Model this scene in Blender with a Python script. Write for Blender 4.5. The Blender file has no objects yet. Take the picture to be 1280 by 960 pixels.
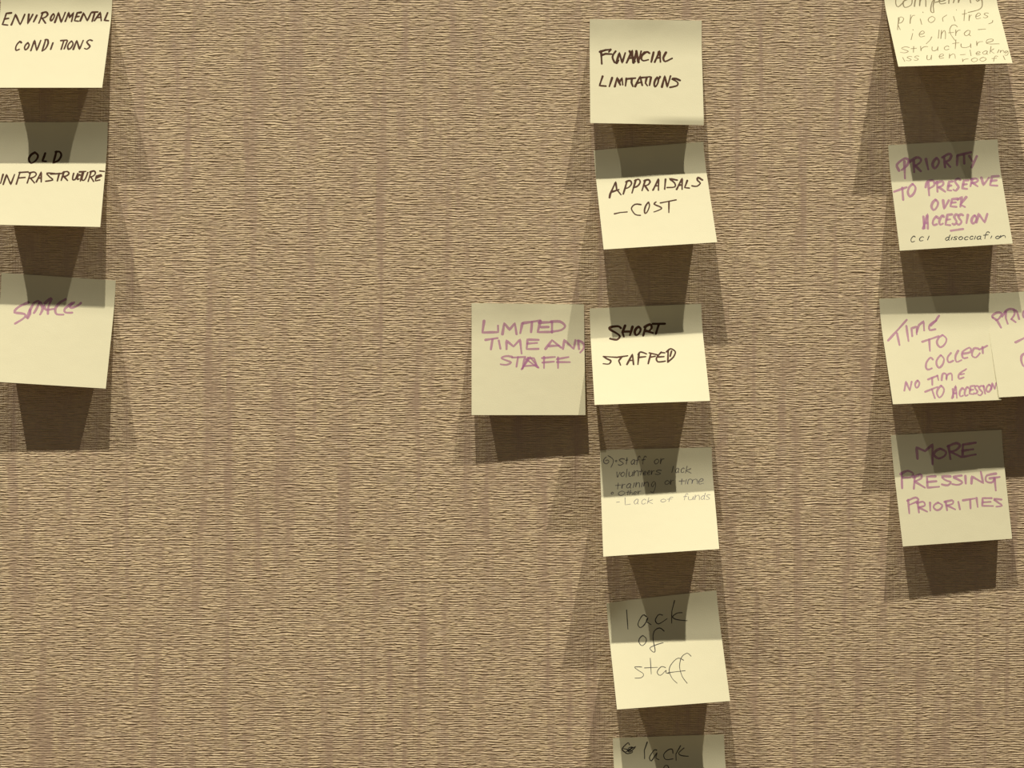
import bpy, bmesh, math, random
from mathutils import Vector

scene = bpy.context.scene
MM = 0.001
CZ = 1.5                      # height of the picture's middle above the floor
COL = scene.collection

# ---------------------------------------------------------------- camera
cam_d = bpy.data.cameras.new('camera')
cam_d.sensor_width = 36.0
cam_d.lens = 74.88
cam_d.shift_x = 0.0286
cam_d.shift_y = -0.0571
cam = bpy.data.objects.new('camera', cam_d)
cam.location = (-0.0200, -1.4546, CZ + 0.0400)
cam.rotation_euler = (math.radians(90), 0, 0)
COL.objects.link(cam)
scene.camera = cam

# ---------------------------------------------------------------- world
world = bpy.data.worlds.new('room_ambient')
scene.world = world
world.use_nodes = True
bg = world.node_tree.nodes['Background']
bg.inputs[0].default_value = (1.0, 0.92, 0.80, 1)
bg.inputs[1].default_value = 0.112

# ---------------------------------------------------------------- ceiling downlights (three, in a row in front of the wall)
def downlight(x, y, z, power, tilt=0.0):
    d = bpy.data.lights.new('ceiling_spotlight', 'SPOT')
    d.energy = power
    d.color = (1.0, 0.925, 0.82)
    d.spot_size = math.radians(90)
    d.spot_blend = 1.0
    d.shadow_soft_size = 0.017
    o = bpy.data.objects.new('ceiling_spotlight', d)
    o.location = (x, y, z)
    o.rotation_euler = (math.radians(tilt), 0, 0)
    COL.objects.link(o)
downlight(-1.334, -1.030, CZ + 2.409, 338)
downlight(-0.231, -1.027, CZ + 2.451, 250)
downlight(0.886, -0.975, CZ + 2.348, 255)

scene.view_settings.view_transform = 'Standard'
scene.view_settings.look = 'None'
scene.view_settings.gamma = 1.0
scene.view_settings.use_curve_mapping = False
scene.view_settings.exposure = 0.0

# ---------------------------------------------------------------- node helpers
def new_mat(name):
    m = bpy.data.materials.new(name)
    m.use_nodes = True
    nt = m.node_tree
    return m, nt, nt.nodes['Principled BSDF']

class G:
    def __init__(s, nt): s.nt = nt
    def n(s, t, **kw):
        o = s.nt.nodes.new(t)
        for k, v in kw.items(): setattr(o, k, v)
        return o
    def l(s, a, b): s.nt.links.new(a, b)
    def math(s, op, a, b=None, c=None):
        o = s.n('ShaderNodeMath', operation=op)
        for i, v in enumerate((a, b, c)):
            if v is None: continue
            if isinstance(v, (int, float)): o.inputs[i].default_value = v
            else: s.l(v, o.inputs[i])
        return o.outputs[0]
    def noise(s, vec, scale3, detail=2.0, rough=0.5, loc=(0, 0, 0)):
        mp = s.n('ShaderNodeMapping')
        mp.inputs['Scale'].default_value = scale3
        mp.inputs['Location'].default_value = loc
        s.l(vec, mp.inputs[0])
        o = s.n('ShaderNodeTexNoise')
        o.inputs['Scale'].default_value = 1.0
        o.inputs['Detail'].default_value = detail
        o.inputs['Roughness'].default_value = rough
        s.l(mp.outputs[0], o.inputs['Vector'])
        return o.outputs['Fac']
    def ramp(s, v, stops):
        o = s.n('ShaderNodeValToRGB')
        e = o.color_ramp.elements
        while len(e) < len(stops): e.new(0.5)
        for i, (p, c) in enumerate(stops):
            e[i].position = p
            e[i].color = c if len(c) == 4 else (*c, 1)
        s.l(v, o.inputs[0])
        return o
    def mix(s, f, a, b, mode='MIX'):
        o = s.n('ShaderNodeMix', data_type='RGBA', blend_type=mode)
        for sock, v in ((o.inputs[0], f), (o.inputs[6], a), (o.inputs[7], b)):
            if isinstance(v, (int, float)): sock.default_value = v
            elif isinstance(v, tuple): sock.default_value = (*v, 1) if len(v) == 3 else v
            else: s.l(v, sock)
        return o.outputs[2]

# ---------------------------------------------------------------- wallcovering: ribbed woven cloth, threads lying across
def wall_material():
    m, nt, bs = new_mat('ribbed_wallcovering')
    g = G(nt)
    tc = g.n('ShaderNodeTexCoord').outputs['Object']
    # gentle wander of the threads
    wob = g.noise(tc, (45, 1, 60), 1.0)
    wv = g.n('ShaderNodeCombineXYZ')
    g.l(g.math('MULTIPLY', g.math('SUBTRACT', wob, 0.5), 0.0012), wv.inputs[2])
    add = g.n('ShaderNodeVectorMath', operation='ADD')
    g.l(tc, add.inputs[0]); g.l(wv.outputs[0], add.inputs[1])
    tcw = add.outputs[0]
    sep = g.n('ShaderNodeSeparateXYZ'); g.l(tcw, sep.inputs[0])
    # rows of threads 1.55 mm apart whose phase slips every centimetre or two
    slip = g.noise(tc, (42, 1, 130), 1.0, 0.5, (2, 0, 6))
    ph = g.math('MULTIPLY_ADD', sep.outputs['Z'], 2 * math.pi / 0.00155, g.math('MULTIPLY', slip, 13.0))
    rows = g.math('MULTIPLY_ADD', g.math('SINE', ph), 0.5, 0.5)
    slub = g.noise(tcw, (70, 1, 1150), 1.0, 0.5)             # cross threads of uneven thickness
    slub2 = g.noise(tc, (190, 1, 620), 1.0, 0.5, (3, 0, 7))   # where a thread dives under
    slubr = g.ramp(slub, [(0.30, (0, 0, 0)), (0.68, (1, 1, 1))]).outputs[0]
    hs = g.math('ADD', g.math('MULTIPLY', rows, 0.50), g.math('MULTIPLY', slubr, 0.60))
    dive = g.ramp(slub2, [(0.33, (.15, .15, .15)), (0.55, (1, 1, 1))]).outputs[0]
    # upright bands where the cross threads sink away
    band = g.noise(tc, (105, 1, 4.5), 2.0, 0.6, (11, 0, 2))
    bandr = g.ramp(band, [(0.33, (.42, .42, .42)), (0.48, (1, 1, 1))]).outputs[0]
    patch = g.noise(tc, (120, 1, 38), 2.0, 0.5, (5, 0, 9))
    patchr = g.ramp(patch, [(0.30, (.40, .40, .40)), (0.50, (1.0, 1.0, 1.0))]).outputs[0]
    amp = g.math('MULTIPLY', g.math('MULTIPLY', bandr, patchr), dive)
    hor = g.math('MULTIPLY', hs, amp)
    warp = g.noise(tc, (950, 1, 30), 1.0, 0.5, (1, 0, 4))     # fine upright threads
    tot = g.math('ADD', hor, g.math('MULTIPLY', warp, 0.62))
    bp = g.n('ShaderNodeBump')
    bp.inputs['Strength'].default_value = 1.0
    bp.inputs['Distance'].default_value = WALL_BUMP
    g.l(tot, bp.inputs['Height'])
    g.l(bp.outputs[0], bs.inputs['Normal'])
    # colour: golden thread crowns over a mauve-brown ground
    cmixf = g.ramp(g.math('ADD', g.math('MULTIPLY', hor, 0.45), g.math('ADD', g.math('MULTIPLY', bandr, 0.26), g.math('MULTIPLY', patch, 0.34))),
                   [(0.30, (0, 0, 0)), (0.86, (1, 1, 1))]).outputs[0]
    tint = g.noise(tc, (300, 1, 500), 2.0, 0.6, (8, 0, 1))
    gold = g.mix(tint, (0.57, 0.437, 0.245), (0.695, 0.55, 0.297))
    mauve = g.mix(tint, (0.41, 0.296, 0.20), (0.49, 0.36, 0.228))
    col = g.mix(cmixf, mauve, gold)
    g.l(col, bs.inputs['Base Color'])
    bs.inputs['Roughness'].default_value = 0.5
    bs.inputs['Specular IOR Level'].default_value = 0.35
    return m
WALL_BUMP = 0.0008

def floor_material():
    m, nt, bs = new_mat('hotel_carpet')
    g = G(nt)
    tc = g.n('ShaderNodeTexCoord').outputs['Object']
    n = g.noise(tc, (160, 160, 160), 3.0)
    g.l(g.mix(n, (0.10, 0.06, 0.04), (0.2, 0.14, 0.09)), bs.inputs['Base Color'])
    bs.inputs['Roughness'].default_value = 0.95
    return m

def slab(name, x0, x1, y0, y1, z0, z1, mat):
    bm = bmesh.new()
    bmesh.ops.create_cube(bm, size=1.0)
    for v in bm.verts:
        v.co = Vector((x0 + (v.co.x + .5) * (x1 - x0), y0 + (v.co.y + .5) * (y1 - y0), z0 + (v.co.z + .5) * (z1 - z0)))
    me = bpy.data.meshes.new(name)
    bm.to_mesh(me); bm.free()
    me.materials.append(mat)
    o = bpy.data.objects.new(name, me)
    o['kind'] = 'structure'
    COL.objects.link(o)
    return o
slab('wall_back', -3.0, 3.0, 0.0, 0.12, 0.0, 4.1, wall_material())
slab('floor', -3.0, 3.0, -3.0, 0.12, -0.1, 0.0, floor_material())

# ---------------------------------------------------------------- paper and inks
def paper_material():
    m, nt, bs = new_mat('yellow_note_paper')
    g = G(nt)
    tc = g.n('ShaderNodeTexCoord').outputs['Object']
    n = g.noise(tc, (22, 22, 22), 3.0, 0.6)
    f = g.noise(tc, (1500, 1500, 1500), 1.0)
    c = g.mix(n, (0.775, 0.735, 0.475), (0.805, 0.765, 0.50))
    g.l(c, bs.inputs['Base Color'])
    bs.inputs['Roughness'].default_value = 0.62
    bs.inputs['Specular IOR Level'].default_value = 0.3
    bp = g.n('ShaderNodeBump')
    bp.inputs['Strength'].default_value = 0.25
    bp.inputs['Distance'].default_value = 0.0002
    g.l(g.math('ADD', f, g.math('MULTIPLY', n, 12.0)), bp.inputs['Height'])
    g.l(bp.outputs[0], bs.inputs['Normal'])
    tr = g.n('ShaderNodeBsdfTranslucent')
    tr.inputs[0].default_value = (0.75, 0.60, 0.22, 1)
    mx = g.n('ShaderNodeMixShader')
    mx.inputs[0].default_value = 0.09
    out = nt.nodes['Material Output']
    g.l(bs.outputs[0], mx.inputs[1]); g.l(tr.outputs[0], mx.inputs[2])
    g.l(mx.outputs[0], out.inputs[0])
    return m

def ink_material(name, c0, c1, cover, rough, spec, scale=260):
    """ink that stains the paper: part of the paper shows through"""
    m, nt, bs = new_mat(name)
    g = G(nt)
    tc = g.n('ShaderNodeTexCoord').outputs['Object']
    n = g.noise(tc, (scale, scale, scale), 2.0, 0.6)
    g.l(g.mix(n, c0, c1), bs.inputs['Base Color'])
    bs.inputs['Roughness'].default_value = rough
    bs.inputs['Specular IOR Level'].default_value = spec
    tp = g.n('ShaderNodeBsdfTransparent')
    mx = g.n('ShaderNodeMixShader')
    fac = g.math('ADD', g.math('MULTIPLY', g.math('SUBTRACT', n, 0.5), 0.25), cover)
    g.l(fac, mx.inputs[0])
    g.l(tp.outputs[0], mx.inputs[1]); g.l(bs.outputs[0], mx.inputs[2])
    g.l(mx.outputs[0], nt.nodes['Material Output'].inputs[0])
    return m

PAPER = paper_material()
INK = {
    'brown': ink_material('black_marker_ink', (0.04, 0.015, 0.006), (0.11, 0.045, 0.018), 0.93, 0.55, 0.12),
    'pink': ink_material('magenta_marker_ink', (0.42, 0.14, 0.30), (0.58, 0.25, 0.43), 0.54, 0.5, 0.35),
    'pen': ink_material('grey_pen_ink', (0.06, 0.05, 0.06), (0.12, 0.1, 0.12), 0.62, 0.45, 0.6),
    'ballpoint': ink_material('black_ballpoint_ink', (0.015, 0.012, 0.010), (0.05, 0.04, 0.02), 0.85, 0.45, 0.5),
    'pencil': ink_material('pale_pencil_line', (0.20, 0.16, 0.06), (0.28, 0.22, 0.10), 0.85, 0.5, 0.25),
}

# note geometry (mm) and pen strokes (tenths of a mm on the sheet, from its top left corner)
NOTES = {
'ENV': dict(x=-350.89, z=269.09, rot=-0.0, tl=0.47, tr=0.47, off=[[2.19, -0.0], [2.19, -0.0], [0.0, -0.0], [0.0, -0.0]], lines=[
  ('ENVIRONMENTAL', 'brown', 1.41, '76,160 43,164 25,249 61,254;34,206 61,201;86,252 106,171 146,252 169,171;197,171 196,244 224,171;252,178 235,227;291,158 272,238;283,162 291,159 303,155 313,154 319,158 324,165 326,172 323,179 317,187 310,193 300,197 289,200 281,202;290,199 317,238;364,167 361,170 357,175 354,180 351,187 349,194 348,201 348,209 350,216 353,220 357,219 361,213 365,207 368,199 371,191 372,183 371,177 368,171 365,167;380,232 398,156 423,232 444,156;450,224 468,156 477,196 501,156 493,224;552,156 526,160 512,219 539,223;519,189 540,186;552,220 569,160 600,220 620,160;627,156 666,153;646,155 633,224;648,219 683,156 695,219;661,195 691,193;733,159 716,216 744,219'),
  ('CONDITIONS', 'brown', 1.35, '172,398 169,394 166,389 162,387 157,393 150,403 145,413 142,423 140,433 140,442 141,450 143,457 147,461 153,459 160,455 165,452;217,399 214,403 209,408 205,414 202,421 200,429 199,437 201,445 204,452 207,456 212,455 217,449 222,442 225,434 227,425 228,417 226,410 221,404 218,399;245,463 260,379 285,463 302,379;335,371 322,466;331,375 336,373 342,372 348,374 351,381 354,392 355,404 352,419 348,434 342,447 335,456 327,462 322,466;387,399 378,452;439,381 478,377;459,380 449,452;483,383 469,448;511,385 508,389 502,395 498,402 494,410 491,420 490,429 492,438 495,448 499,452 505,450 511,444 516,435 520,426 523,415 524,405 521,397 516,390 513,385;531,452 546,379 573,452 590,379;650,381 646,379 640,376 633,375 626,379 620,385 616,391 618,398 623,404 628,411 634,417 639,423 641,429 637,437 630,445 623,450 617,450 610,446 606,444'),
]),
'OLD': dict(x=-352.04, z=178.67, rot=-0.0105, tl=0.421, tr=0.42, off=[[0.03, 0.07], [0.01, 1.01], [0.11, -0.72], [0.03, 0.07]], lines=[
  ('OLD', 'brown', 1.59, '269,210 262,215 252,221 244,230 238,240 234,251 233,262 237,274 244,285 252,291 262,288 273,280 282,270 288,259 293,245 293,233 288,224 278,215 271,210;341,215 327,274 353,277;416,202 403,287;411,205 418,204 429,203 438,204 445,211 450,220 452,231 449,243 443,257 435,269 424,277 412,283 403,287'),
  ('INFRASTRUCTURE', 'brown', 1.29, '70,379 60,448;79,455 94,379 130,455 148,378;183,361 167,452;178,363 239,358;176,405 221,400;255,362 240,442;247,366 256,363 268,359 279,358 287,362 293,369 295,376 293,383 287,391 279,398 269,402 257,405 248,407;258,404 289,441;301,433 327,357 334,433;311,404 332,403;420,370 403,368 380,365 365,366 367,373 378,384 388,395 399,403 409,411 411,417 399,421 379,425 364,427;393,373 467,367;450,367 442,424;481,355 468,420;474,359 482,356 493,353 502,352 509,355 514,361 516,367 514,373 509,379 502,384 493,388 482,390 475,391;483,389 511,420;548,366 546,378 544,393 544,406 545,412 549,415 552,415 556,414 561,412 565,405 569,393 573,377 576,366;592,379 591,377 589,374 587,373 585,376 581,381 579,387 577,392 576,397 576,402 576,406 577,409 579,411 582,410 586,408 588,407;587,354 629,350;608,353 598,422;613,358 611,372 608,391 607,406 609,414 612,417 616,418 621,417 625,414 630,406 635,391 640,372 643,358;665,350 651,425;659,354 666,351 676,347 684,346 690,350 694,356 695,363 693,370 688,378 682,384 674,388 665,391 658,392;666,390 688,425;733,376 703,384 699,421 729,413;704,398 740,383;724,346 754,349'),
]),
'SPACE': dict(x=-347.21, z=75.13, rot=-0.0496, tl=0.33, tr=0.287, off=[[-1.39, 0.81], [0.84, -0.61], [0.69, -0.29], [0.02, -0.02]], lines=[
  ('SPACE', 'pink', 1.84, '188,190 171,199 146,212 126,226 112,240 103,254 102,265 119,268 145,269 166,271 175,277 178,286 173,297 157,313 133,331 115,344;203,239 205,246 208,257 209,268 205,280 199,293 195,302;188,296 193,281 199,261 205,242 210,227 215,215 219,204 225,194 231,186 238,181 247,177 257,176 262,181 258,197 250,220 243,239 238,250 235,257 232,261;268,185 274,195 282,210 287,225 285,241 279,258 274,269;298,189 305,181 315,170 324,161 331,156 338,152 341,155 337,168 330,188 325,207 323,227 324,246 325,260;295,209 298,216 303,226 312,232 328,231 349,226 364,223;435,150 424,158 407,169 393,182 383,196 375,211 371,225 372,238 376,250 384,259 399,261 417,260 429,259;537,170 533,175 527,182 518,189 506,196 491,204 480,207 472,206 467,201 466,195 473,186 484,176 492,169;477,176 465,187 448,202 435,216 432,226 433,236 439,242 453,244 472,243 485,241'),
]),
'FIN': dict(x=53.44, z=249.32, rot=-0.012, tl=0.318, tr=0.317, off=[[-0.33, -0.17], [0.06, -0.19], [0.51, -0.1], [-0.08, 0.25]], lines=[
  ('FINANCIAL', 'brown', 1.59, '77,224 81,319;69,229 108,215 143,211;142,211 130,229;79,255 107,243 149,245;176,223 169,233 159,249 154,265 156,280 163,296 168,307;179,312 201,234 219,309 241,234;183,312 194,290;249,308 289,215 293,308;264,273 292,271;270,221 307,299;316,220 333,304;297,308 317,220 327,307 349,220;405,234 401,231 395,226 387,225 377,230 366,239 357,248 352,257 349,267 348,275 351,282 356,288 363,291 374,290 387,286 396,283;372,228 351,248;433,227 416,300;439,300 475,218 478,299;453,269 477,267;469,224 458,263;517,227 511,238 503,254 498,268 499,280 503,290 510,295 525,289 544,278 558,270'),
  ('LIMITATIONS', 'brown', 1.47, '86,412 64,482 107,485;150,422 130,488;167,487 184,419 195,461 216,421 221,474;189,430 204,474;246,426 239,482;248,429 307,422;283,426 280,456 289,484;304,484 339,408 352,475;317,461 348,450;343,419 407,410;383,416 374,458 387,478;412,415 401,474;454,414 451,419 446,425 442,432 438,441 435,451 433,460 433,470 435,480 438,485 442,482 448,475 453,467 457,457 460,446 462,435 461,427 458,419 455,414;473,409 459,437;484,485 505,402 520,485 544,402;607,434 601,431 591,426 581,422 570,421 558,421 553,424 563,430 579,439 591,449 593,457 592,466 585,474 571,479 553,484 539,487'),
]),
'APP': dict(x=55.44, z=159.32, rot=0.0783, tl=0.51, tr=0.487, off=[[0.35, 0.22], [-0.62, 0.29], [0.24, -0.4], [0.07, 0.01]], lines=[
  ('APPRAISALS', 'brown', 1.41, '78,356 85,328 132,234 133,294 158,340;101,311 148,297;210,236 174,336;203,241 210,237 221,233 230,233 235,238 239,247 239,257 234,267 226,277 217,285 207,290 197,292 190,294;271,231 234,332;264,236 271,233 282,228 291,228 296,233 299,242 299,252 294,262 286,273 277,281 268,286 257,288 250,290;335,239 304,319;327,243 335,240 347,237 357,237 362,241 366,249 366,257 362,264 356,272 348,278 338,281 326,283 319,284;328,282 346,323;379,322 427,236 416,326;398,290 421,290;474,244 459,322;552,257 536,252 515,245 502,243 508,250 521,263 532,277 535,289 536,301 531,309 515,312 493,311 477,310;540,330 588,247 577,333;559,298 582,298;621,267 596,321 627,327;724,271 716,264 706,254 697,249 693,253 690,261 690,270 695,278 703,287 707,295 701,304 691,312 680,317 668,317 656,314 648,311'),
  ('- COST', 'brown', 1.16, '99,487 138,480 186,479;284,429 273,426 259,423 245,424 233,431 223,442 217,455 220,471 228,488 237,502 249,509 262,512 272,513;337,414 333,419 326,427 320,436 314,446 309,459 305,471 303,483 303,496 306,502 311,500 319,492 326,481 332,469 338,455 342,442 342,431 340,421 339,414;389,417 383,421 376,427 374,433 386,442 404,452 417,461 421,468 419,473 412,478 398,484 380,490 366,494;418,427 527,412;477,421 466,507'),
]),
'LIM': dict(x=-27.07, z=54.39, rot=0.0023, tl=0.229, tr=0.178, off=[[-0.52, 0.96], [0.25, -0.14], [0.54, -0.16], [-0.62, -0.44]], lines=[
  ('LIMITED', 'pink', 1.84, '84,120 73,198 179,194 178,150;208,207 220,133 256,177 292,132 303,207;342,135 328,200;350,131 462,113;408,124 401,192;465,117 445,192 536,190;455,127 543,123;468,158 519,156;543,123 542,194;536,119 553,118 577,117 597,119 613,127 625,138 631,149 627,159 617,169 603,177 583,182 560,185 542,188'),
  ('TIME AND', 'pink', 1.71, '94,248 175,235;141,242 130,312;183,252 194,307;235,310 235,252 282,292 326,244 336,340;451,245 377,244 370,309 450,307;377,271 441,266;497,307 542,246 602,297;521,287 589,284;615,306 625,245 687,306 700,245;717,248 723,307;719,248 727,251 738,256 747,262 753,268 757,275 757,282 757,290 756,298 751,307 744,316 736,325 730,331'),
  ('STAFF', 'pink', 1.47, '272,363 261,361 247,358 233,358 219,361 206,366 200,371 206,377 220,382 233,387 246,392 259,396 265,401 259,408 246,414 233,418 219,418 204,416 194,414;272,368 362,363;312,364 301,430;335,448 393,364 449,436;342,443 356,371 442,434;342,440 379,367;352,426 433,420;379,371 419,371 436,419;487,363 486,439;473,370 561,362;476,401 554,394;581,366 580,439;574,377 652,362;574,397 661,397'),
]),
'SHO': dict(x=53.02, z=52.34, rot=0.0291, tl=0.615, tr=0.585, off=[[-0.03, -0.71], [0.23, 0.36], [0.73, 1.64], [-0.38, 0.27]], lines=[
  ('SHORT', 'brown', 1.77, '208,147 204,142 198,136 188,132 171,132 150,134 135,138 130,142 131,148 137,155 148,164 165,174 178,184 188,192 195,200 198,208 194,217 186,227 176,233 161,232 143,226 131,222;237,130 217,178 225,212;222,173 276,175;287,140 276,175 266,202;328,142 323,145 316,150 310,156 305,164 301,173 300,181 301,191 304,200 309,205 316,203 323,197 330,189 336,180 340,170 341,161 339,153 333,146 329,142;376,144 356,210;369,146 379,140 393,133 405,129 412,134 416,142 417,151 414,159 409,166 403,172 394,176 384,179 377,181;377,174 422,192;426,126 507,129;466,132 442,200'),
  ('STAFFED', 'brown', 1.35, '240,370 168,379 78,367;80,369 86,374 93,381 102,388 111,394 121,399 126,405 125,414 120,424 112,431 100,432 85,429 74,427;200,378 179,408 189,445;232,441 274,357 276,444;248,409 276,409;318,353 305,445;312,365 315,358 320,350 326,344 332,343 339,345 346,348 354,352 362,357 368,361;313,387 361,383;398,357 374,442;388,353 440,372;388,390 424,383;469,351 458,363 443,380 433,396 431,409 434,422 441,430 456,431 475,429 489,426;464,354 491,358;444,390 484,389;515,344 506,436;505,350 512,342 523,331 534,326 545,331 556,341 563,353 561,366 555,380 547,395 533,410 517,425 506,435;538,345 525,388'),
]),
'STA': dict(x=59.84, z=-45.34, rot=0.0318, tl=0.521, tr=0.572, off=[[0.26, 0.26], [0.52, -0.24], [-0.07, 0.69], [-1.44, -0.73]], lines=[
  ('6) staff or', 'pen', 0.66, '42,48 37,52 30,58 25,65 24,72 24,79 26,85 31,89 37,92 43,93 49,91 55,86 59,81 59,76 56,71 52,68 47,68 41,70 37,72;55,39 67,46 82,57 91,70 89,86 80,104 73,117;105,74 107,73 111,72 113,73 113,75 113,79 111,81 109,81 106,80 104,78;165,65 161,64 154,62 147,61 140,63 133,67 130,70 132,74 138,78 144,82 150,86 155,90 158,93 154,98 147,102 140,105 133,105 126,103 122,101;183,57 177,99;173,74 189,71;236,74 234,72 230,70 226,70 221,74 214,80 210,86 210,92 212,98 215,102 219,101 225,97 230,93 233,85 235,77 236,74 235,79 232,88 231,96 232,99 234,101 235,102;272,55 270,52 268,48 265,47 263,51 259,56 256,65 253,78 250,93 248,105;245,76 265,72;313,55 311,53 308,49 305,49 302,51 299,57 295,65 292,77 290,92 288,102;284,75 306,71;386,71 382,73 377,76 373,79 370,83 368,88 368,92 370,97 373,101 377,104 382,103 388,100 393,96 396,91 398,86 399,81 396,77 391,74 387,71;413,69 411,80 410,95 409,105 409,102 411,94 413,87 416,81 419,76 423,72 427,71 431,71 434,71'),
  ('volunteers lack', 'pen', 0.6, '112,152 112,162 113,177 114,187 116,188 117,185 120,180 124,171 130,160 134,153;155,153 151,155 147,158 143,161 140,164 138,169 138,173 140,177 143,182 146,184 151,183 156,180 160,177 163,172 165,167 166,163 163,159 159,156 156,153;182,134 174,189;195,154 194,161 193,170 193,178 194,182 197,184 201,184 205,183 210,180 214,175 217,169 219,161 220,155;220,155 216,184;231,145 229,157 226,174 225,183 226,180 228,170 231,160 237,154 244,148 250,146 254,147 256,151 257,157 258,166 257,177 256,184;278,136 272,178;265,152 289,150;292,167 295,167 299,166 303,165 306,163 309,160 310,158 309,155 307,152 304,151 300,154 295,159 292,164 292,170 292,175 295,178 299,178 305,176 309,175;319,166 322,165 326,165 330,163 333,161 336,159 337,156 336,153 334,149 331,148 327,151 323,157 320,163 319,169 320,174 322,178 326,178 332,176 336,174;348,149 347,158 346,169 345,177 345,175 347,169 348,163 351,159 354,155 357,152 361,151 365,151 367,151;413,150 408,149 402,147 396,147 389,148 382,151 378,154 381,157 387,160 393,162 399,165 405,168 407,171 404,174 397,176 390,178 383,177 376,176 371,174;496,124 484,167;533,140 531,139 528,137 525,137 520,141 514,146 510,152 510,158 511,164 514,168 518,167 523,164 527,159 530,152 532,144 533,140 532,145 529,154 528,162 529,166 531,167 532,169;569,143 568,141 566,138 563,137 558,139 553,144 549,149 548,155 547,161 548,166 550,168 553,169 557,169 560,168 564,165 567,163;589,126 576,174;614,144 610,145 604,148 598,150 591,152 584,155 581,157 583,159 589,162 596,165 602,168 609,172 614,175'),
  ('training or time', 'pen', 0.6, '119,229 113,274;100,246 135,244;146,238 144,248 142,262 142,271 142,269 143,262 145,254 148,249 151,245 154,241 158,240 162,240 164,240;203,240 201,238 197,236 192,236 186,240 179,246 175,252 174,258 176,265 180,269 185,268 191,264 196,259 200,252 202,243 203,240 202,245 199,255 197,263 198,267 201,269 203,270;228,233 218,267;241,230 239,241 236,256 235,265 236,262 238,253 241,244 245,238 251,233 256,231 259,232 261,236 262,241 262,249 261,259 260,266;282,232 275,265;295,229 293,239 290,253 289,262 290,259 292,250 295,242 301,236 308,232 314,229 318,231 320,234 322,240 322,247 322,256 321,263;370,236 367,233 363,228 358,227 353,232 347,239 343,247 343,256 345,265 349,268 356,258 364,243 370,236 371,244 369,261 365,277 361,290 355,302 349,310 344,310 338,305 335,301;451,223 447,225 442,227 438,230 435,234 433,238 433,242 435,246 438,251 443,253 448,252 453,249 458,246 462,242 464,237 464,233 461,229 456,226 453,223;474,220 473,231 471,245 470,254 470,252 472,244 474,237 476,232 480,227 483,224 487,223 490,223 493,223;550,216 544,257;530,231 569,230;580,221 570,254;586,253 588,244 591,231 596,221 601,218 607,218 612,220 616,222 618,224 619,229 618,238 616,249 615,254 617,249 619,238 623,229 629,224 636,221 642,219 647,220 650,222 652,227 653,236 652,247 652,256;662,241 667,240 675,239 682,237 687,235 692,231 694,228 692,223 688,218 682,217 675,221 667,229 662,237 661,245 663,253 667,258 675,258 685,255 693,253'),
  ('Other', 'pen', 0.57, '77,295 76,295 73,297 71,298 70,300 69,303 68,305 69,307 71,309 73,311 76,310 79,309 81,307 83,305 84,302 84,300 82,298 80,296 78,295;141,290 136,291 129,294 124,297 119,301 117,306 116,310 119,315 125,320 131,323 138,322 146,319 153,315 157,311 160,306 161,301 156,296 149,292 143,290;184,288 179,321;171,301 194,299;200,285 191,320;193,313 195,309 199,304 202,301 205,300 207,301 209,303 209,308 209,316 209,321;218,312 222,311 227,311 231,310 235,308 238,306 239,304 238,301 235,298 231,297 227,300 222,304 218,309 218,314 219,319 222,322 227,322 234,320 239,319;250,294 249,302 248,314 247,320 248,319 249,313 250,307 253,303 256,300 259,297 262,296 266,296 268,296'),
  ('- Lack of funds', 'pen', 0.46, '102,371 122,369;160,339 159,393 195,389;248,358 246,356 242,354 238,354 232,358 225,365 220,372 220,379 222,386 225,391 230,390 236,386 241,380 245,372 247,362 248,358 247,364 244,375 242,384 243,388 245,390 247,392;298,364 296,361 293,357 289,356 284,359 277,364 272,370 270,377 270,384 272,389 274,392 278,393 282,393 287,392 292,389 295,386;320,346 307,391;343,363 339,365 334,367 328,369 322,371 315,373 312,375 314,378 320,380 326,383 332,386 338,390 343,393;418,362 413,363 408,365 403,367 400,370 398,373 398,376 400,379 405,383 410,384 416,384 422,382 427,380 431,377 433,373 433,370 429,367 424,364 419,362;481,354 479,352 475,350 470,349 466,351 462,354 459,359 456,367 454,376 452,383;444,365 474,364;583,334 581,331 578,328 575,327 572,330 568,335 565,342 561,353 558,367 556,376;552,351 576,348;586,351 585,357 584,365 584,371 586,375 590,376 594,377 600,376 606,374 611,370 614,364 616,357 618,353;618,353 614,378;632,342 630,353 627,369 625,378 626,375 628,365 632,356 638,350 645,345 651,343 655,344 657,348 658,354 658,363 657,373 656,380;693,354 691,352 688,349 684,349 679,352 673,358 669,363 668,369 670,375 673,378 677,378 682,375 687,369 692,357 697,341 700,329;700,329 688,369 692,379;732,346 729,345 725,343 720,342 715,344 710,347 707,351 708,354 712,358 716,361 720,365 724,368 726,371 723,375 717,378 712,380 707,380 702,377 699,376'),
]),
'LAC': dict(x=63.77, z=-148.5, rot=0.0946, tl=0.513, tr=0.428, off=[[0.43, -0.66], [0.17, 0.63], [-0.14, -0.07], [-0.44, 0.1]], lines=[
  ('lack', 'ballpoint', 0.72, '135,37 135,95 132,198;267,127 261,121 252,113 241,114 227,129 212,151 203,171 205,184 213,194 222,197 235,190 249,177 260,163 268,151 274,140 276,134 271,138 264,147 261,157 269,166 283,177 292,184;377,128 370,125 360,121 350,122 340,131 330,144 324,157 326,169 333,180 344,185 364,178 388,165 405,155;468,39 443,108 433,189;512,126 503,125 490,124 477,125 464,131 450,139 444,148 448,155 458,163 473,169 495,175 521,180 540,183'),
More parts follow.
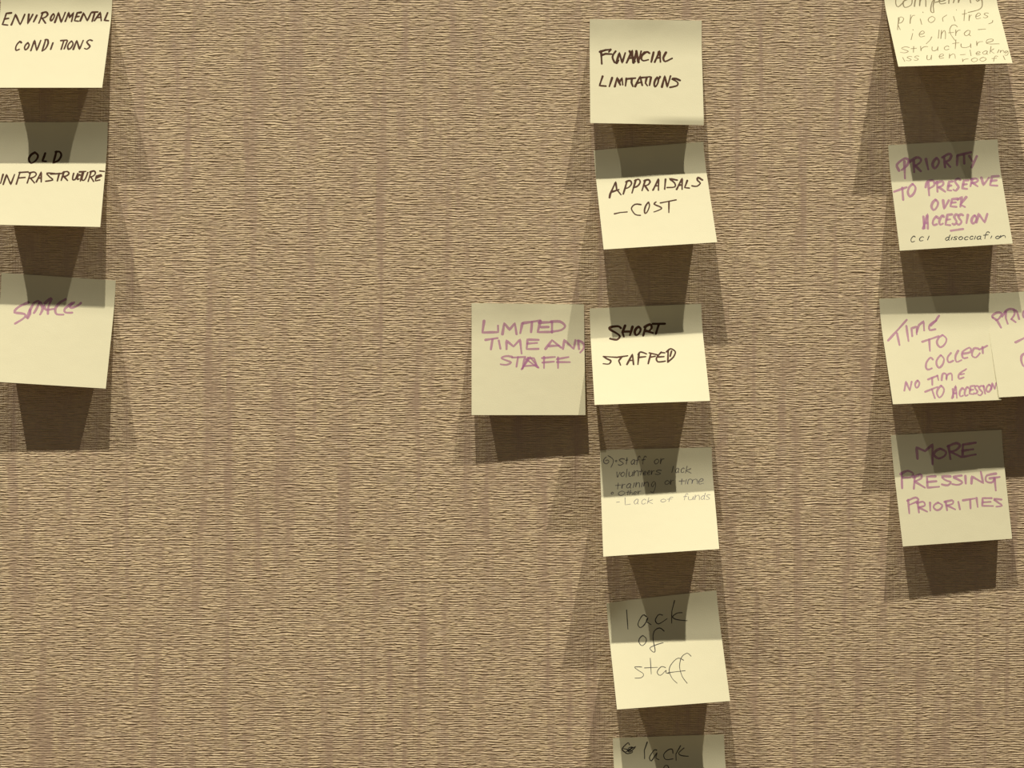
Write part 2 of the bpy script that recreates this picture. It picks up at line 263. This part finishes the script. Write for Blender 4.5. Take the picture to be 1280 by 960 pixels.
  ('of', 'ballpoint', 0.69, '227,254 220,258 212,263 205,270 200,278 197,288 197,298 200,309 206,319 214,325 222,324 232,317 240,310 245,300 249,289 249,278 244,269 235,260 229,254;376,238 369,230 359,219 348,213 335,214 321,221 309,231 302,246 297,265 295,287 296,314 299,344 300,366 297,377 293,380 288,379 279,372 269,359 266,348 274,341 288,336 304,331 323,326 344,322 360,319'),
  ('staff', 'ballpoint', 0.55, '196,476 181,473 161,471 149,471 150,477 159,486 170,496 182,506 196,517 203,527 202,537 194,545 184,551 171,552 155,551 143,550;261,419 255,532;215,484 303,488;356,495 349,491 338,486 327,486 315,495 302,509 296,522 298,533 306,543 316,546 330,538 346,523 358,513 359,516 355,524 354,531 360,534 369,537 375,539;483,455 475,448 462,440 448,437 433,443 417,455 404,468 392,482 383,498 378,515 379,534 384,554 391,572 401,588 413,601 421,610;537,432 531,424 523,414 513,408 500,412 485,420 472,433 463,450 456,471 451,494 451,517 455,542 460,565 469,585 480,603 488,616;369,532 485,528'),
]),
'LA2': dict(x=68.73, z=-241.67, rot=0.036, tl=0.55, tr=0.55, off=[[0.0, -0.0], [0.0, -0.0], [0.0, -0.0], [0.0, -0.0]], lines=[
  ('lack, scribbled bullet before it', 'ballpoint', 0.75, '112,49 110,43 108,36 102,36 89,45 72,61 62,75 63,84 71,92 79,98 86,104 93,108 102,109 114,107 127,103 133,98 125,90 111,81 103,74 112,68 129,65 137,65 125,73 106,86 97,91 114,83 142,68 157,61 149,71 129,88 112,99 105,97 100,89 95,81 85,77 73,75 70,74 82,77 103,82 115,87 111,90 99,92 89,94;235,35 213,90 212,148;297,93 293,91 287,89 279,92 268,104 255,122 246,137 246,150 250,161 258,163 271,148 288,123 299,109 298,114 292,130 289,143 295,150 303,154 309,157;407,117 407,109 406,97 402,90 394,88 382,91 371,96 360,104 349,115 343,125 343,137 347,149 355,157 371,159 391,157 405,155;461,69 427,123 426,166;484,85 473,93 457,105 447,115 447,123 452,129 462,134 477,138 496,140 510,141'),
  ('of', 'ballpoint', 0.69, '374,223 372,216 370,206 365,199 359,197 351,198 345,202 340,210 337,222 335,237 335,258 336,283 338,300'),
]),
'COM': dict(x=255.27, z=277.27, rot=0.019, tl=0.635, tr=0.655, off=[[-2.13, -0.02], [-1.58, -0.02], [0.03, 0.0], [0.21, -0.09]], lines=[
  ('competing', 'pencil', 0.86, '131,120 120,117 104,115 90,119 82,135 77,158 74,178 75,194 79,207 87,211 100,202 117,184 129,172;155,153 146,157 134,163 126,172 123,187 124,205 130,216 144,216 162,208 177,197 184,182 187,166 189,154;197,210 201,191 207,167 213,150 220,144 227,144 233,147 237,150 239,155 239,163 237,180 233,200 232,210 234,200 238,180 244,163 252,154 261,147 269,144 274,145 277,149 279,157 279,174 276,195 274,212;308,145 318,146 330,147 338,153 337,168 330,188 324,209 323,230 321,252 319,267 312,270 304,265 301,252 305,229 313,200 322,176 334,160 348,148 360,143 367,148 371,159 370,169 363,175 351,178 342,181;370,174 378,173 388,172 397,170 404,167 411,163 413,159 411,154 404,149 397,147 388,152 378,161 371,169 370,178 372,187 378,193 388,193 402,190 412,187;445,119 432,191;424,146 460,141;481,141 464,187;506,142 504,156 500,176 498,188 500,184 504,171 511,160 525,153 542,146 557,143 567,145 574,150 579,157 581,168 581,181 581,190;657,153 647,150 633,147 624,148 621,158 623,171 627,179 636,174 648,163 656,160 660,174 659,196 655,217 648,231 638,242 623,252 599,261 571,269 551,274'),
  ('priorities,', 'pencil', 0.57, '74,308 49,424;69,321 75,315 84,307 92,303 99,306 105,313 107,322 103,332 96,345 89,354 80,359 70,362 63,363;78,321 59,377 67,424;159,286 154,312 146,347 142,369 144,364 148,345 153,327 159,315 165,303 171,295 177,291 182,291 186,291;218,326 219,378;246,262 247,268;300,304 294,308 286,313 279,319 274,326 270,334 269,342 271,351 276,359 282,364 289,362 299,356 306,349 312,341 317,332 318,323 314,315 308,309 302,304;402,295 393,302 380,311 370,321 367,333 367,345 367,354;445,309 448,354;475,246 476,251;532,249 508,354;508,291 540,283;554,298 550,316 545,340 542,355 543,351 546,339 550,326 553,318 557,310 561,304 564,301 567,301 570,301;595,314 600,313 609,312 616,309 622,305 628,300 630,295 629,289 625,282 619,281 612,287 602,298 596,309 594,320 594,331 598,338 606,337 617,333 625,330;685,287 682,285 677,283 671,282 665,285 658,289 655,294 656,298 661,302 665,306 670,310 674,314 676,318 672,323 666,327 659,330 653,329 648,327 644,325;702,355 701,360 699,368 695,374 687,380 677,384 669,388'),
  ('ie, infra-', 'pencil', 0.57, '145,460 124,519;152,425 153,430;187,471 193,470 202,469 210,467 217,463 222,458 225,453 223,447 219,440 213,439 204,444 195,455 188,466 186,476 187,487 192,494 201,494 212,490 221,487;267,497 263,503 259,513 252,524 241,537 228,550 219,560;327,433 308,512;343,438 337,463 329,497 324,517 326,510 331,489 338,470 346,456 355,445 361,439 364,442 365,451 365,463 362,481 358,503 354,518;454,409 451,403 447,395 442,390 434,389 426,391 418,396 410,407 403,421 398,435 396,450 396,466 399,483 404,501 411,521 416,535;386,463 421,460;439,437 435,455 431,478 428,493 429,490 432,477 436,465 441,456 447,449 452,443 458,441 464,440 468,441;533,450 529,447 524,444 518,444 508,450 498,460 490,469 489,479 491,490 496,495 503,494 512,488 520,481 526,469 531,456 533,450 530,458 525,473 521,486 523,492 526,495 528,497;589,440 640,436'),
  ('structure', 'pencil', 0.57, '100,589 94,587 84,583 75,582 64,585 53,590 48,595 51,600 60,605 68,610 77,615 86,620 89,624 83,630 73,635 62,637 52,636 41,633 34,631;132,580 121,635;111,601 148,598;178,582 176,595 174,614 173,625 174,622 176,613 180,604 186,597 193,591 201,587 209,585 218,585 225,586;254,589 252,598 249,609 249,619 251,624 256,626 261,627 268,625 275,621 282,616 286,608 290,598 292,591;292,591 285,627;365,592 363,589 360,585 355,584 349,587 341,592 335,598 332,604 332,611 334,616 337,619 341,621 346,621 352,619 358,616 362,614;423,530 404,614;396,563 439,558;451,569 449,577 447,588 448,597 453,602 460,604 469,605 480,604 492,600 502,596 509,588 513,578 515,571;515,571 510,607;559,549 557,563 554,580 553,591 554,589 556,579 560,571 565,564 571,558 578,554 586,553 593,553 599,553;623,566 636,561 654,555 667,549 671,542 671,536 666,532 656,531 643,533 632,538 624,549 620,563 625,574 648,578 681,578 705,578'),
  ('issues - leaking', 'pencil', 0.52, '42,678 50,715;104,675 100,673 94,671 88,670 82,673 75,676 71,680 73,683 78,687 84,691 89,694 94,698 96,702 92,705 86,709 79,711 72,710 66,708 61,706;151,672 148,671 143,668 137,668 131,670 125,674 121,677 123,681 128,685 132,688 137,692 142,695 143,699 140,703 134,707 128,709 122,708 116,706 112,704;208,666 205,675 202,688 201,699 203,704 206,707 210,707 215,706 221,702 226,696 230,686 234,675 236,667;236,667 228,708;285,680 290,679 298,678 305,677 310,674 315,671 317,667 316,662 311,657 306,656 299,660 291,668 286,676 285,684 286,692 290,697 297,697 307,694 314,692;359,658 356,671 352,689 350,699 351,696 354,685 359,675 367,668 376,662 383,659 388,661 391,665 392,672 392,681 390,693 389,701;428,670 462,667;501,627 498,682;535,661 540,661 547,660 553,659 558,657 562,654 564,651 563,648 559,644 554,643 548,646 541,652 536,658 535,664 536,671 540,675 547,675 556,673 562,671;613,644 611,642 606,640 601,640 594,644 586,649 580,655 579,662 582,668 585,672 591,671 599,668 605,663 609,656 612,647 613,644 612,649 608,658 606,666 607,670 610,672 612,673;646,600 627,664;661,623 657,626 653,629 648,632 643,636 637,639 634,642 635,645 639,648 643,652 647,657 651,662 654,665;693,634 677,662;702,639 700,647 698,657 697,662 697,660 699,654 702,649 707,645 712,641 717,640 720,641 722,643 723,647 722,652 722,659 721,663;749,650 747,648 743,646 740,645 735,648 730,652 728,655 728,660 730,665 733,666 738,661 745,654 749,650 750,654 749,663 747,671 743,678 739,684 734,687 730,687 725,685 722,683'),
  ('roof!', 'pencil', 0.52, '436,708 435,716 434,728 433,735 434,733 436,727 439,721 443,717 449,714 455,711 461,710 469,710 474,710;518,702 513,704 506,707 500,710 496,715 493,720 492,725 495,730 500,735 505,738 512,737 520,734 527,730 532,725 535,719 536,713 532,709 525,705 520,702;576,699 570,701 563,704 557,708 553,712 550,717 549,722 552,728 557,733 562,736 569,735 577,732 584,727 589,722 592,717 593,711 589,707 582,702 578,699;673,696 670,693 667,690 663,689 658,692 653,697 649,704 645,715 641,729 638,739;632,713 663,711;711,691 716,728'),
]),
'PRI': dict(x=256.4, z=163.07, rot=0.0614, tl=0.31, tr=0.342, off=[[0.4, 0.03], [-0.88, -0.54], [0.05, -0.0], [0.26, 0.45]], lines=[
  ('PRIORITY', 'pink', 1.9, '105,117 97,238;62,179 57,168 50,152 51,137 66,122 88,107 107,98 119,98 129,103 134,111 134,121 129,133 122,145 109,157 93,168 81,177;169,113 165,197;138,123 153,114 172,103 190,95 203,96 214,102 220,108 220,116 216,125 209,134 197,142 183,150 173,155;177,151 211,192;255,110 264,183;328,107 323,111 316,117 309,124 304,132 299,142 297,152 298,162 302,173 307,178 314,176 323,169 330,161 336,151 341,140 343,129 340,120 335,112 330,107;381,98 381,174;369,105 383,98 401,87 416,82 425,83 430,90 432,97 428,107 421,118 413,127 402,132 390,134 382,136;389,137 417,174;474,100 465,164;475,96 571,79;521,91 516,155;556,104 573,142;608,109 564,185'),
  ('TO PRESERVE', 'pink', 1.84, '11,331 100,304;70,306 66,394;144,283 137,288 128,295 119,304 113,315 107,328 104,340 105,353 109,366 115,373 124,370 135,362 144,352 152,339 158,325 161,311 158,300 151,290 146,283;252,281 247,373;230,312 233,301 238,285 246,273 259,267 274,264 286,266 292,274 294,288 291,300 281,309 266,316 255,322;313,277 307,349;304,284 318,281 337,276 350,275 355,282 355,294 350,303 340,310 325,314 315,317;322,318 359,352;421,280 396,281 377,342 402,347;387,312 407,309;473,270 469,267 464,263 457,262 450,266 442,272 437,280 438,287 442,296 446,303 450,311 454,318 455,325 450,334 441,343 433,349 427,348 421,344 417,341;529,278 498,279 479,336 511,341;489,308 514,306;557,271 537,323;548,273 557,271 570,269 581,269 588,272 593,277 595,282 592,287 586,292 578,296 568,298 556,299 547,300;557,299 585,326;621,264 626,320 673,267;741,259 695,260 671,324 720,330;684,292 721,290'),
  ('OVER', 'pink', 1.84, '286,407 280,412 272,418 265,425 260,434 255,444 252,454 253,465 257,476 262,482 269,480 278,473 286,464 293,454 298,442 300,431 298,422 292,413 288,408;337,415 335,478 376,417;436,409 399,410 380,462 420,468;390,436 420,435;435,417 468,399 447,470;497,401 449,454 478,472'),
  ('ACCESSION', 'pink', 1.84, '175,611 218,510 207,613;192,573 212,572;188,524 185,610;284,540 282,536 279,532 275,530 269,535 261,543 254,551 250,559 247,568 245,576 246,583 248,588 252,592 258,591 266,588 272,586;326,536 325,532 322,526 319,525 313,530 305,538 299,547 295,556 291,565 290,574 290,581 291,587 295,591 300,590 308,587 313,584;383,521 352,523 329,593 361,599;341,558 366,556;423,530 420,527 416,524 411,523 406,526 400,532 396,539 396,545 399,552 401,559 404,565 407,571 407,577 403,585 397,592 391,597 386,597 382,593 379,590;456,532 452,529 448,526 442,525 436,528 429,534 425,541 426,547 429,554 432,561 436,567 439,573 440,579 436,587 428,595 422,599 416,599 412,595 409,592;490,532 472,591;535,539 530,542 524,547 519,553 514,560 511,568 509,576 509,585 511,593 515,597 521,596 528,591 534,584 539,576 543,566 545,558 543,550 539,544 536,539;540,591 564,529 595,595 622,533;361,639 443,632'),
  ('CCI disocciation', 'ballpoint', 0.69, '114,668 112,666 110,662 106,661 101,664 94,670 89,675 86,681 84,687 83,692 84,697 86,701 89,703 95,703 101,701 106,699;170,674 168,672 165,670 161,669 156,671 151,675 146,679 143,683 142,687 141,691 142,694 144,698 148,699 153,699 159,698 164,697;209,668 195,695;341,689 339,687 336,685 332,684 327,687 320,691 316,695 316,700 317,704 320,707 325,707 330,705 335,700 341,691 346,678 350,670;350,670 337,700 340,708;363,686 353,705;397,687 394,686 390,684 386,684 381,685 377,687 374,689 375,691 379,693 383,696 386,698 390,700 391,702 389,704 384,706 380,707 375,707 370,705 367,704;422,686 419,688 414,689 410,691 408,694 406,697 405,701 407,704 410,708 413,709 418,709 423,707 427,704 430,701 433,698 433,694 431,691 427,688 424,686;469,694 467,692 465,690 461,689 456,691 450,694 446,697 444,701 444,706 445,709 447,711 451,712 455,712 459,711 463,710 466,708;502,693 501,691 499,688 496,687 491,689 486,692 482,696 480,700 480,704 481,708 483,710 486,711 489,711 493,710 497,708 499,707;520,689 509,712;555,694 553,692 549,691 545,691 539,693 532,697 528,701 527,706 529,711 532,714 537,713 543,711 548,708 552,702 554,696 555,694 554,697 551,704 549,710 550,713 552,714 554,715;616,670 614,667 610,664 606,663 601,666 596,671 591,678 587,689 582,703 579,713;575,687 606,685;629,696 619,712;669,699 666,700 661,702 657,703 654,706 653,708 652,711 654,714 657,717 661,718 665,718 670,717 675,714 678,712 680,709 680,706 678,703 673,701 670,699;688,697 687,702 685,708 685,712 685,711 687,707 690,703 696,701 703,699 709,698 713,699 716,701 718,703 718,707 718,711 718,714'),
]),
'TIM': dict(x=249.85, z=57.91, rot=0.0636, tl=0.42, tr=0.37, off=[[0.83, 0.33], [-1.14, -1.0], [-1.64, -0.7], [0.96, 0.07]], lines=[
  ('TIME', 'pink', 1.65, '32,296 181,153;102,245 107,333;174,196 174,307;205,272 208,214 246,204 238,261;241,244 263,193 298,169 294,235;385,167 371,174 352,185 338,196 332,209 330,223 333,233 345,234 361,231 373,229;345,201 389,167;390,159 410,135'),
  ('TO', 'pink', 1.59, '270,316 390,281;320,302 313,386;416,274 408,279 396,286 386,295 379,305 372,318 370,330 373,343 380,355 388,362 400,360 413,352 424,341 433,329 439,315 441,302 436,291 426,281 419,274'),
  ('COLLECT', 'pink', 1.59, '324,448 321,443 316,436 310,434 301,440 289,452 280,464 274,475 270,488 268,499 269,508 273,517 279,521 288,520 300,516 309,512;384,421 377,426 368,434 360,443 353,453 347,466 345,478 346,491 351,504 357,510 367,508 378,499 387,489 394,477 400,462 403,449 399,438 392,428 387,421;457,408 449,416 437,428 429,440 426,453 427,466 432,474 442,474 455,469 465,464;510,394 502,405 492,419 485,434 482,449 483,464 487,474 498,473 513,467 524,462;541,416 556,415 578,412 594,407 600,395 600,381 594,374 578,379 555,391 538,404 533,419 533,435 536,446 545,450 558,448 568,446;654,385 645,382 632,380 621,383 612,397 604,416 602,432 607,441 617,447 627,448 639,440 651,427 659,418;659,392 718,367;684,374 680,419'),
  ('NO TIME', 'pink', 1.47, '93,666 114,601 131,668 154,603;196,597 192,600 187,604 182,610 178,616 175,623 174,631 175,638 177,646 180,649 186,648 192,643 197,637 201,630 205,621 206,613 204,607 200,601 197,597;270,592 341,567;301,581 294,632;339,567 342,600;364,601 367,588 372,570 378,557 384,553 391,553 397,555 400,558 402,562 403,568 401,580 398,595 397,602 399,595 402,581 407,568 415,561 423,557 431,555 436,555 439,558 441,565 441,577 439,593 437,604;522,542 513,548 501,556 491,566 486,577 484,589 487,596 497,596 511,591 521,587;503,566 528,561;531,539 548,527'),
  ('TO ACCESSION', 'pink', 1.47, '237,680 329,648;287,666 298,728;354,641 348,646 339,653 331,661 325,672 320,683 317,695 319,707 323,719 329,725 337,723 347,715 356,705 363,693 369,680 371,667 368,657 361,647 356,641;418,733 456,645 452,734;433,700 454,699;433,669 428,729;509,673 507,670 504,665 501,664 495,668 488,676 482,684 478,692 476,701 474,708 475,715 477,720 480,724 486,723 493,720 498,717;544,667 542,663 540,658 536,657 531,662 524,670 519,679 515,688 512,697 510,705 511,712 512,718 515,721 521,720 527,717 532,714;588,651 560,653 544,707 573,711;553,680 575,678;614,657 611,655 606,653 602,652 596,655 591,659 588,664 589,669 592,674 595,679 598,684 602,688 603,693 599,699 594,704 588,708 583,708 579,705 576,703;650,660 646,657 640,654 635,653 628,657 621,662 617,668 618,674 622,680 627,686 631,692 635,697 636,703 632,710 625,717 618,722 612,721 607,718 603,715;651,654 654,711;691,648 687,651 680,655 675,660 671,667 668,674 666,681 667,689 670,696 675,700 681,698 688,694 694,687 698,680 702,672 703,664 701,658 696,652 692,648;700,681 714,637 726,682 742,638'),
]),
'PRO': dict(x=323.19, z=61.74, rot=0.055, tl=0.385, tr=0.39, off=[[0.0, -0.0], [0.0, -0.0], [0.0, 1.37], [0.0, 1.64]], lines=[
  ('PRIO, cut by the picture edge', 'pink', 1.71, '38,171 37,167 36,161 39,155 48,148 60,141 72,137 84,137 95,140 102,146 99,156 91,167 83,177 74,184 65,189 58,192;41,171 66,192 86,247;130,132 127,180 135,221;103,166 113,153 128,134 142,121 158,116 173,116 185,121 190,130 191,142 189,155 181,168 170,181 162,190;166,190 190,212;188,123 193,125 200,128 206,136 211,153 214,175 216,191;295,133 282,133 265,134 252,139 247,151 245,166 248,179 258,185 271,187 281,189'),
  ('T', 'pink', 1.71, '169,362 239,330'),
  ('C', 'pink', 1.71, '229,446 220,449 208,453 198,460 192,471 189,484 187,498 188,513 191,528 196,540 205,545 215,545 222,545'),
]),
'MOR': dict(x=258.47, z=-34.95, rot=0.0598, tl=0.247, tr=0.221, off=[[0.13, 0.09], [-0.06, -0.74], [-0.6, 0.75], [0.98, -0.3]], lines=[
  ('MORE', 'pink', 1.84, '170,169 170,92 226,120 281,78 269,213;329,110 320,113 307,118 297,125 290,133 285,142 285,151 291,160 303,170 315,175 329,174 344,168 356,161 364,152 369,142 368,132 359,123 344,115 333,110;389,94 395,184;383,97 399,90 422,82 442,77 455,80 464,86 468,95 463,105 451,116 438,125 423,130 405,132 393,133;399,133 470,174;489,89 479,174 571,162;493,89 577,81;483,131 558,125'),
  ('PRESSING', 'pink', 1.71, '51,259 42,365;43,268 56,261 74,252 91,248 107,252 122,261 130,270 128,279 118,288 105,294 88,295 68,294 53,292;138,290 122,373;127,295 142,290 162,282 178,279 185,285 186,295 182,305 168,312 148,319 134,323;140,329 199,371;279,297 221,296 217,372 297,370;220,333 282,331;382,304 364,302 339,300 324,301 325,308 335,319 347,328 359,334 373,338 381,343 377,351 367,359 356,364 343,363 328,359 318,355;460,302 441,303 416,305 401,308 404,313 418,320 431,327 443,335 455,343 459,351 453,357 440,363 427,365 413,364 399,360 389,357;485,307 482,359;521,361 530,313 602,363 594,284;696,303 678,304 653,307 633,312 624,324 621,339 623,351 632,358 647,363 660,363 669,358 677,349 682,342;650,333 719,328;683,335 683,420'),
  ('PRIORITIES', 'pink', 1.53, '74,447 71,540;67,453 84,447 108,438 127,434 138,439 144,448 141,458 124,466 98,475 80,481;137,464 138,538;132,473 145,470 162,466 175,466 183,473 186,484 184,493 171,498 152,501 139,503;145,506 195,535;222,476 217,530;276,479 269,482 260,486 252,491 247,497 243,504 243,511 247,518 255,526 264,530 274,529 285,525 293,519 299,512 303,504 303,496 296,490 286,484 279,479;330,476 333,535;323,476 339,473 360,470 376,469 382,475 382,484 377,492 364,497 346,500 333,502;340,503 390,533;417,482 422,534;450,474 532,466;500,474 496,532;545,464 546,526;648,471 587,467 578,520 652,526;587,496 639,496;715,485 699,482 677,479 664,478 665,483 674,491 684,499 696,509 710,519 715,527 705,531 687,532 674,532'),
]),
}

# ---------------------------------------------------------------- the notes
S = 76.0           # a note is 76 mm square
BEND0, BENDW = 0.07, 0.27
NSTEP = 40
def surface(d, u, v, lift=0.0):
    """point on the sheet: u across, v down (0..1); stuck along its top, curling off the wall below. mm, local to the top left corner"""
    th = d['tl'] + (d['tr'] - d['tl']) * u
    y = h = 0.0
    k = max(2, int(NSTEP * v) + 1)
    a = 0.0
    for i in range(k):
        s = (i + 0.5) / k * v
        a = th * min(max((s - BEND0) / BENDW, 0), 1)
        y += math.cos(a); h += math.sin(a)
    y *= S * v / k; h *= S * v / k
    o = d['off']
    w = ((1 - u) * (1 - v), u * (1 - v), u * v, (1 - u) * v)
    ox = sum(w[i] * o[i][0] for i in range(4)); oz = sum(w[i] * o[i][1] for i in range(4))
    a = th * min(max((v - BEND0) / BENDW, 0), 1)
    # dog ear: a raised corner
    e = d.get('ear')
    if e:
        t = max(0.0, 1 - (u / 0.20 + v / 0.26))
        h += e * t
    h -= d.get('lip', 0.0) * max(0.0, (v - 0.94) / 0.06) * min(1.0, max(0.0, (u - 0.35) * 2.5))
    cup = d.get('cup', 0.0)
    h += cup * (4 * u * (1 - u)) * v
    h += 0.25 * math.sin(u * 9 + d['x']) * max(0, 1 - v * 5) ** 2       # the stuck strip ripples a little
    X = u * S + ox; Y = -(h + d.get('base', 0.45)); Z = -y + oz
    # push out along the sheet's normal
    return Vector((X, Y - lift * math.cos(a), Z + lift * math.sin(a)))

def place(o, d):
    o.location = (d['x'] * MM, 0, CZ + d['z'] * MM)
    o.rotation_euler = (0, -d['rot'], 0)

def sheet_mesh(d):
    nu, nv, T = 14, 34, 0.12
    verts = []
    for side in (0, 1):
        for j in range(nv + 1):
            for i in range(nu + 1):
                p = surface(d, i / nu, j / nv, T if side == 0 else 0.0)
                verts.append(p * MM)
    N1 = (nu + 1) * (nv + 1)
    f = []
    idx = lambda s, i, j: s * N1 + j * (nu + 1) + i
    for j in range(nv):
        for i in range(nu):
            f.append((idx(0, i, j), idx(0, i, j + 1), idx(0, i + 1, j + 1), idx(0, i + 1, j)))
            f.append((idx(1, i, j), idx(1, i + 1, j), idx(1, i + 1, j + 1), idx(1, i, j + 1)))
    for i in range(nu):
        f.append((idx(0, i, 0), idx(0, i + 1, 0), idx(1, i + 1, 0), idx(1, i, 0)))
        f.append((idx(0, i + 1, nv), idx(0, i, nv), idx(1, i, nv), idx(1, i + 1, nv)))
    for j in range(nv):
        f.append((idx(0, 0, j + 1), idx(0, 0, j), idx(1, 0, j), idx(1, 0, j + 1)))
        f.append((idx(0, nu, j), idx(0, nu, j + 1), idx(1, nu, j + 1), idx(1, nu, j)))
    me = bpy.data.meshes.new('sticky_note')
    me.from_pydata(verts, [], f)
    me.materials.append(PAPER)
    me.update()
    for k, p in enumerate(me.polygons): p.use_smooth = k < 2 * nu * nv
    try: me.set_sharp_from_angle(angle=math.radians(50))
    except Exception: pass
    return me

def line_mesh(d, width, data, rnd):
    """pen strokes as a thin raised film of ink following the sheet"""
    bm = bmesh.new()
    lift = 0.12 + 0.03
    step = 0.9
    for st in data.split(';'):
        pts = [tuple(int(c) / 10.0 for c in p.split(',')) for p in st.split(' ')]
        # resample so that the film follows the curl
        q = [pts[0]]
        for a, b in zip(pts, pts[1:]):
            L = math.hypot(b[0] - a[0], b[1] - a[1])
            n = max(1, int(L / step))
            for i in range(1, n + 1):
                q.append((a[0] + (b[0] - a[0]) * i / n, a[1] + (b[1] - a[1]) * i / n))
        q = [p for i, p in enumerate(q) if i == 0 or math.hypot(p[0] - q[i - 1][0], p[1] - q[i - 1][1]) > 0.02]
        if len(q) < 2: continue
        lift += 0.0015
        ph = rnd.random() * 6.28
        def P(x, y): return surface(d, min(max(x / S, 0), 1), min(max(y / S, 0), 1), lift) * MM
        prev = None
        n = len(q)
        for i, (x, y) in enumerate(q):
            a = q[max(0, i - 1)]; b = q[min(n - 1, i + 1)]
            dx, dy = b[0] - a[0], b[1] - a[1]
            L = math.hypot(dx, dy) or 1
            hw = width * 0.5 * (0.94 + 0.12 * math.sin(ph + i * 0.45))
            # pen pressure: a touch heavier at the start, thinner at the end
            hw *= 1.08 - 0.22 * i / max(1, n - 1)
            nx, ny = -dy / L * hw, dx / L * hw
            v0 = bm.verts.new(P(x + nx, y + ny)); v1 = bm.verts.new(P(x - nx, y - ny))
            if prev: bm.faces.new((prev[0], v0, v1, prev[1]))
            if i in (0, n - 1):      # round ends
                sg = -1 if i == 0 else 1
                cap = [P(x + (nx * math.cos(t) + sg * dx / L * hw * math.sin(t)), y + (ny * math.cos(t) + sg * dy / L * hw * math.sin(t)))
                       for t in (0.6, 1.2, 1.9, 2.5)]
                cv = [bm.verts.new(c) for c in cap]
                bm.faces.new([v0] + cv + [v1] if sg > 0 else [v1] + cv[::-1] + [v0])
            prev = (v0, v1)
    # all faces look away from the wall
    bm.normal_update()
    for f in bm.faces:
        if f.normal.y > 0: f.normal_flip()
    me = bpy.data.meshes.new('handwriting')
    bm.to_mesh(me); bm.free()
    return me

LABELS = {
'ENV': 'pale yellow sticky note reading ENVIRONMENTAL CONDITIONS, top of the left column',
'OLD': 'pale yellow sticky note reading OLD INFRASTRUCTURE, between two others in the left column',
'SPACE': 'pale yellow sticky note with SPACE in pink marker, lowest of the left column',
'LIM': 'yellow sticky note reading LIMITED TIME AND STAFF in pink, left of the middle column',
'FIN': 'yellow sticky note reading FINANCIAL LIMITATIONS, top of the middle column',
'APP': 'tilted yellow sticky note reading APPRAISALS - COST in dark marker',
'SHO': 'yellow sticky note reading SHORT STAFFED in bold black marker',
'STA': 'yellow sticky note with thin grey writing about volunteers lacking training or time',
'LAC': 'tilted yellow sticky note reading lack of staff in thin black ballpoint',
'LA2': 'yellow sticky note cut by the bottom edge, scribbled bullet before the word lack',
'COM': 'curled yellow sticky note with pale writing about competing priorities, cut by the top edge',
'PRI': 'yellow sticky note reading PRIORITY TO PRESERVE OVER ACCESSION in pink marker',
'TIM': 'yellow sticky note reading TIME TO COLLECT, NO TIME TO ACCESSION in pink marker',
'PRO': 'yellow sticky note cut by the right edge, pink PRI showing, beside TIME TO COLLECT',
'MOR': 'yellow sticky note reading MORE PRESSING PRIORITIES in pink, lowest of the right column',
}
INKWORD = {'brown': 'black marker', 'pink': 'pink marker', 'pen': 'thin grey pen', 'ballpoint': 'thin black ballpoint', 'pencil': 'pale pencil'}
NOTES['PRO']['base'] = 0.12
NOTES['LAC']['ear'] = 3.0
NOTES['FIN']['lip'] = 1.6
rnd = random.Random(4)
for key, d in NOTES.items():
    note = bpy.data.objects.new('sticky_note', sheet_mesh(d))
    place(note, d)
    note['label'] = LABELS[key]
    note['category'] = 'sticky note'
    note['group'] = 'yellow sticky notes on the fabric wall'
    COL.objects.link(note)
    for text, ink, width, data in d['lines']:
        me = line_mesh(d, width, data, rnd)
        me.materials.append(INK[ink])
        w = bpy.data.objects.new('handwriting', me)
        w['label'] = 'handwritten %s in %s' % (text, INKWORD[ink])
        COL.objects.link(w)
        w.parent = note
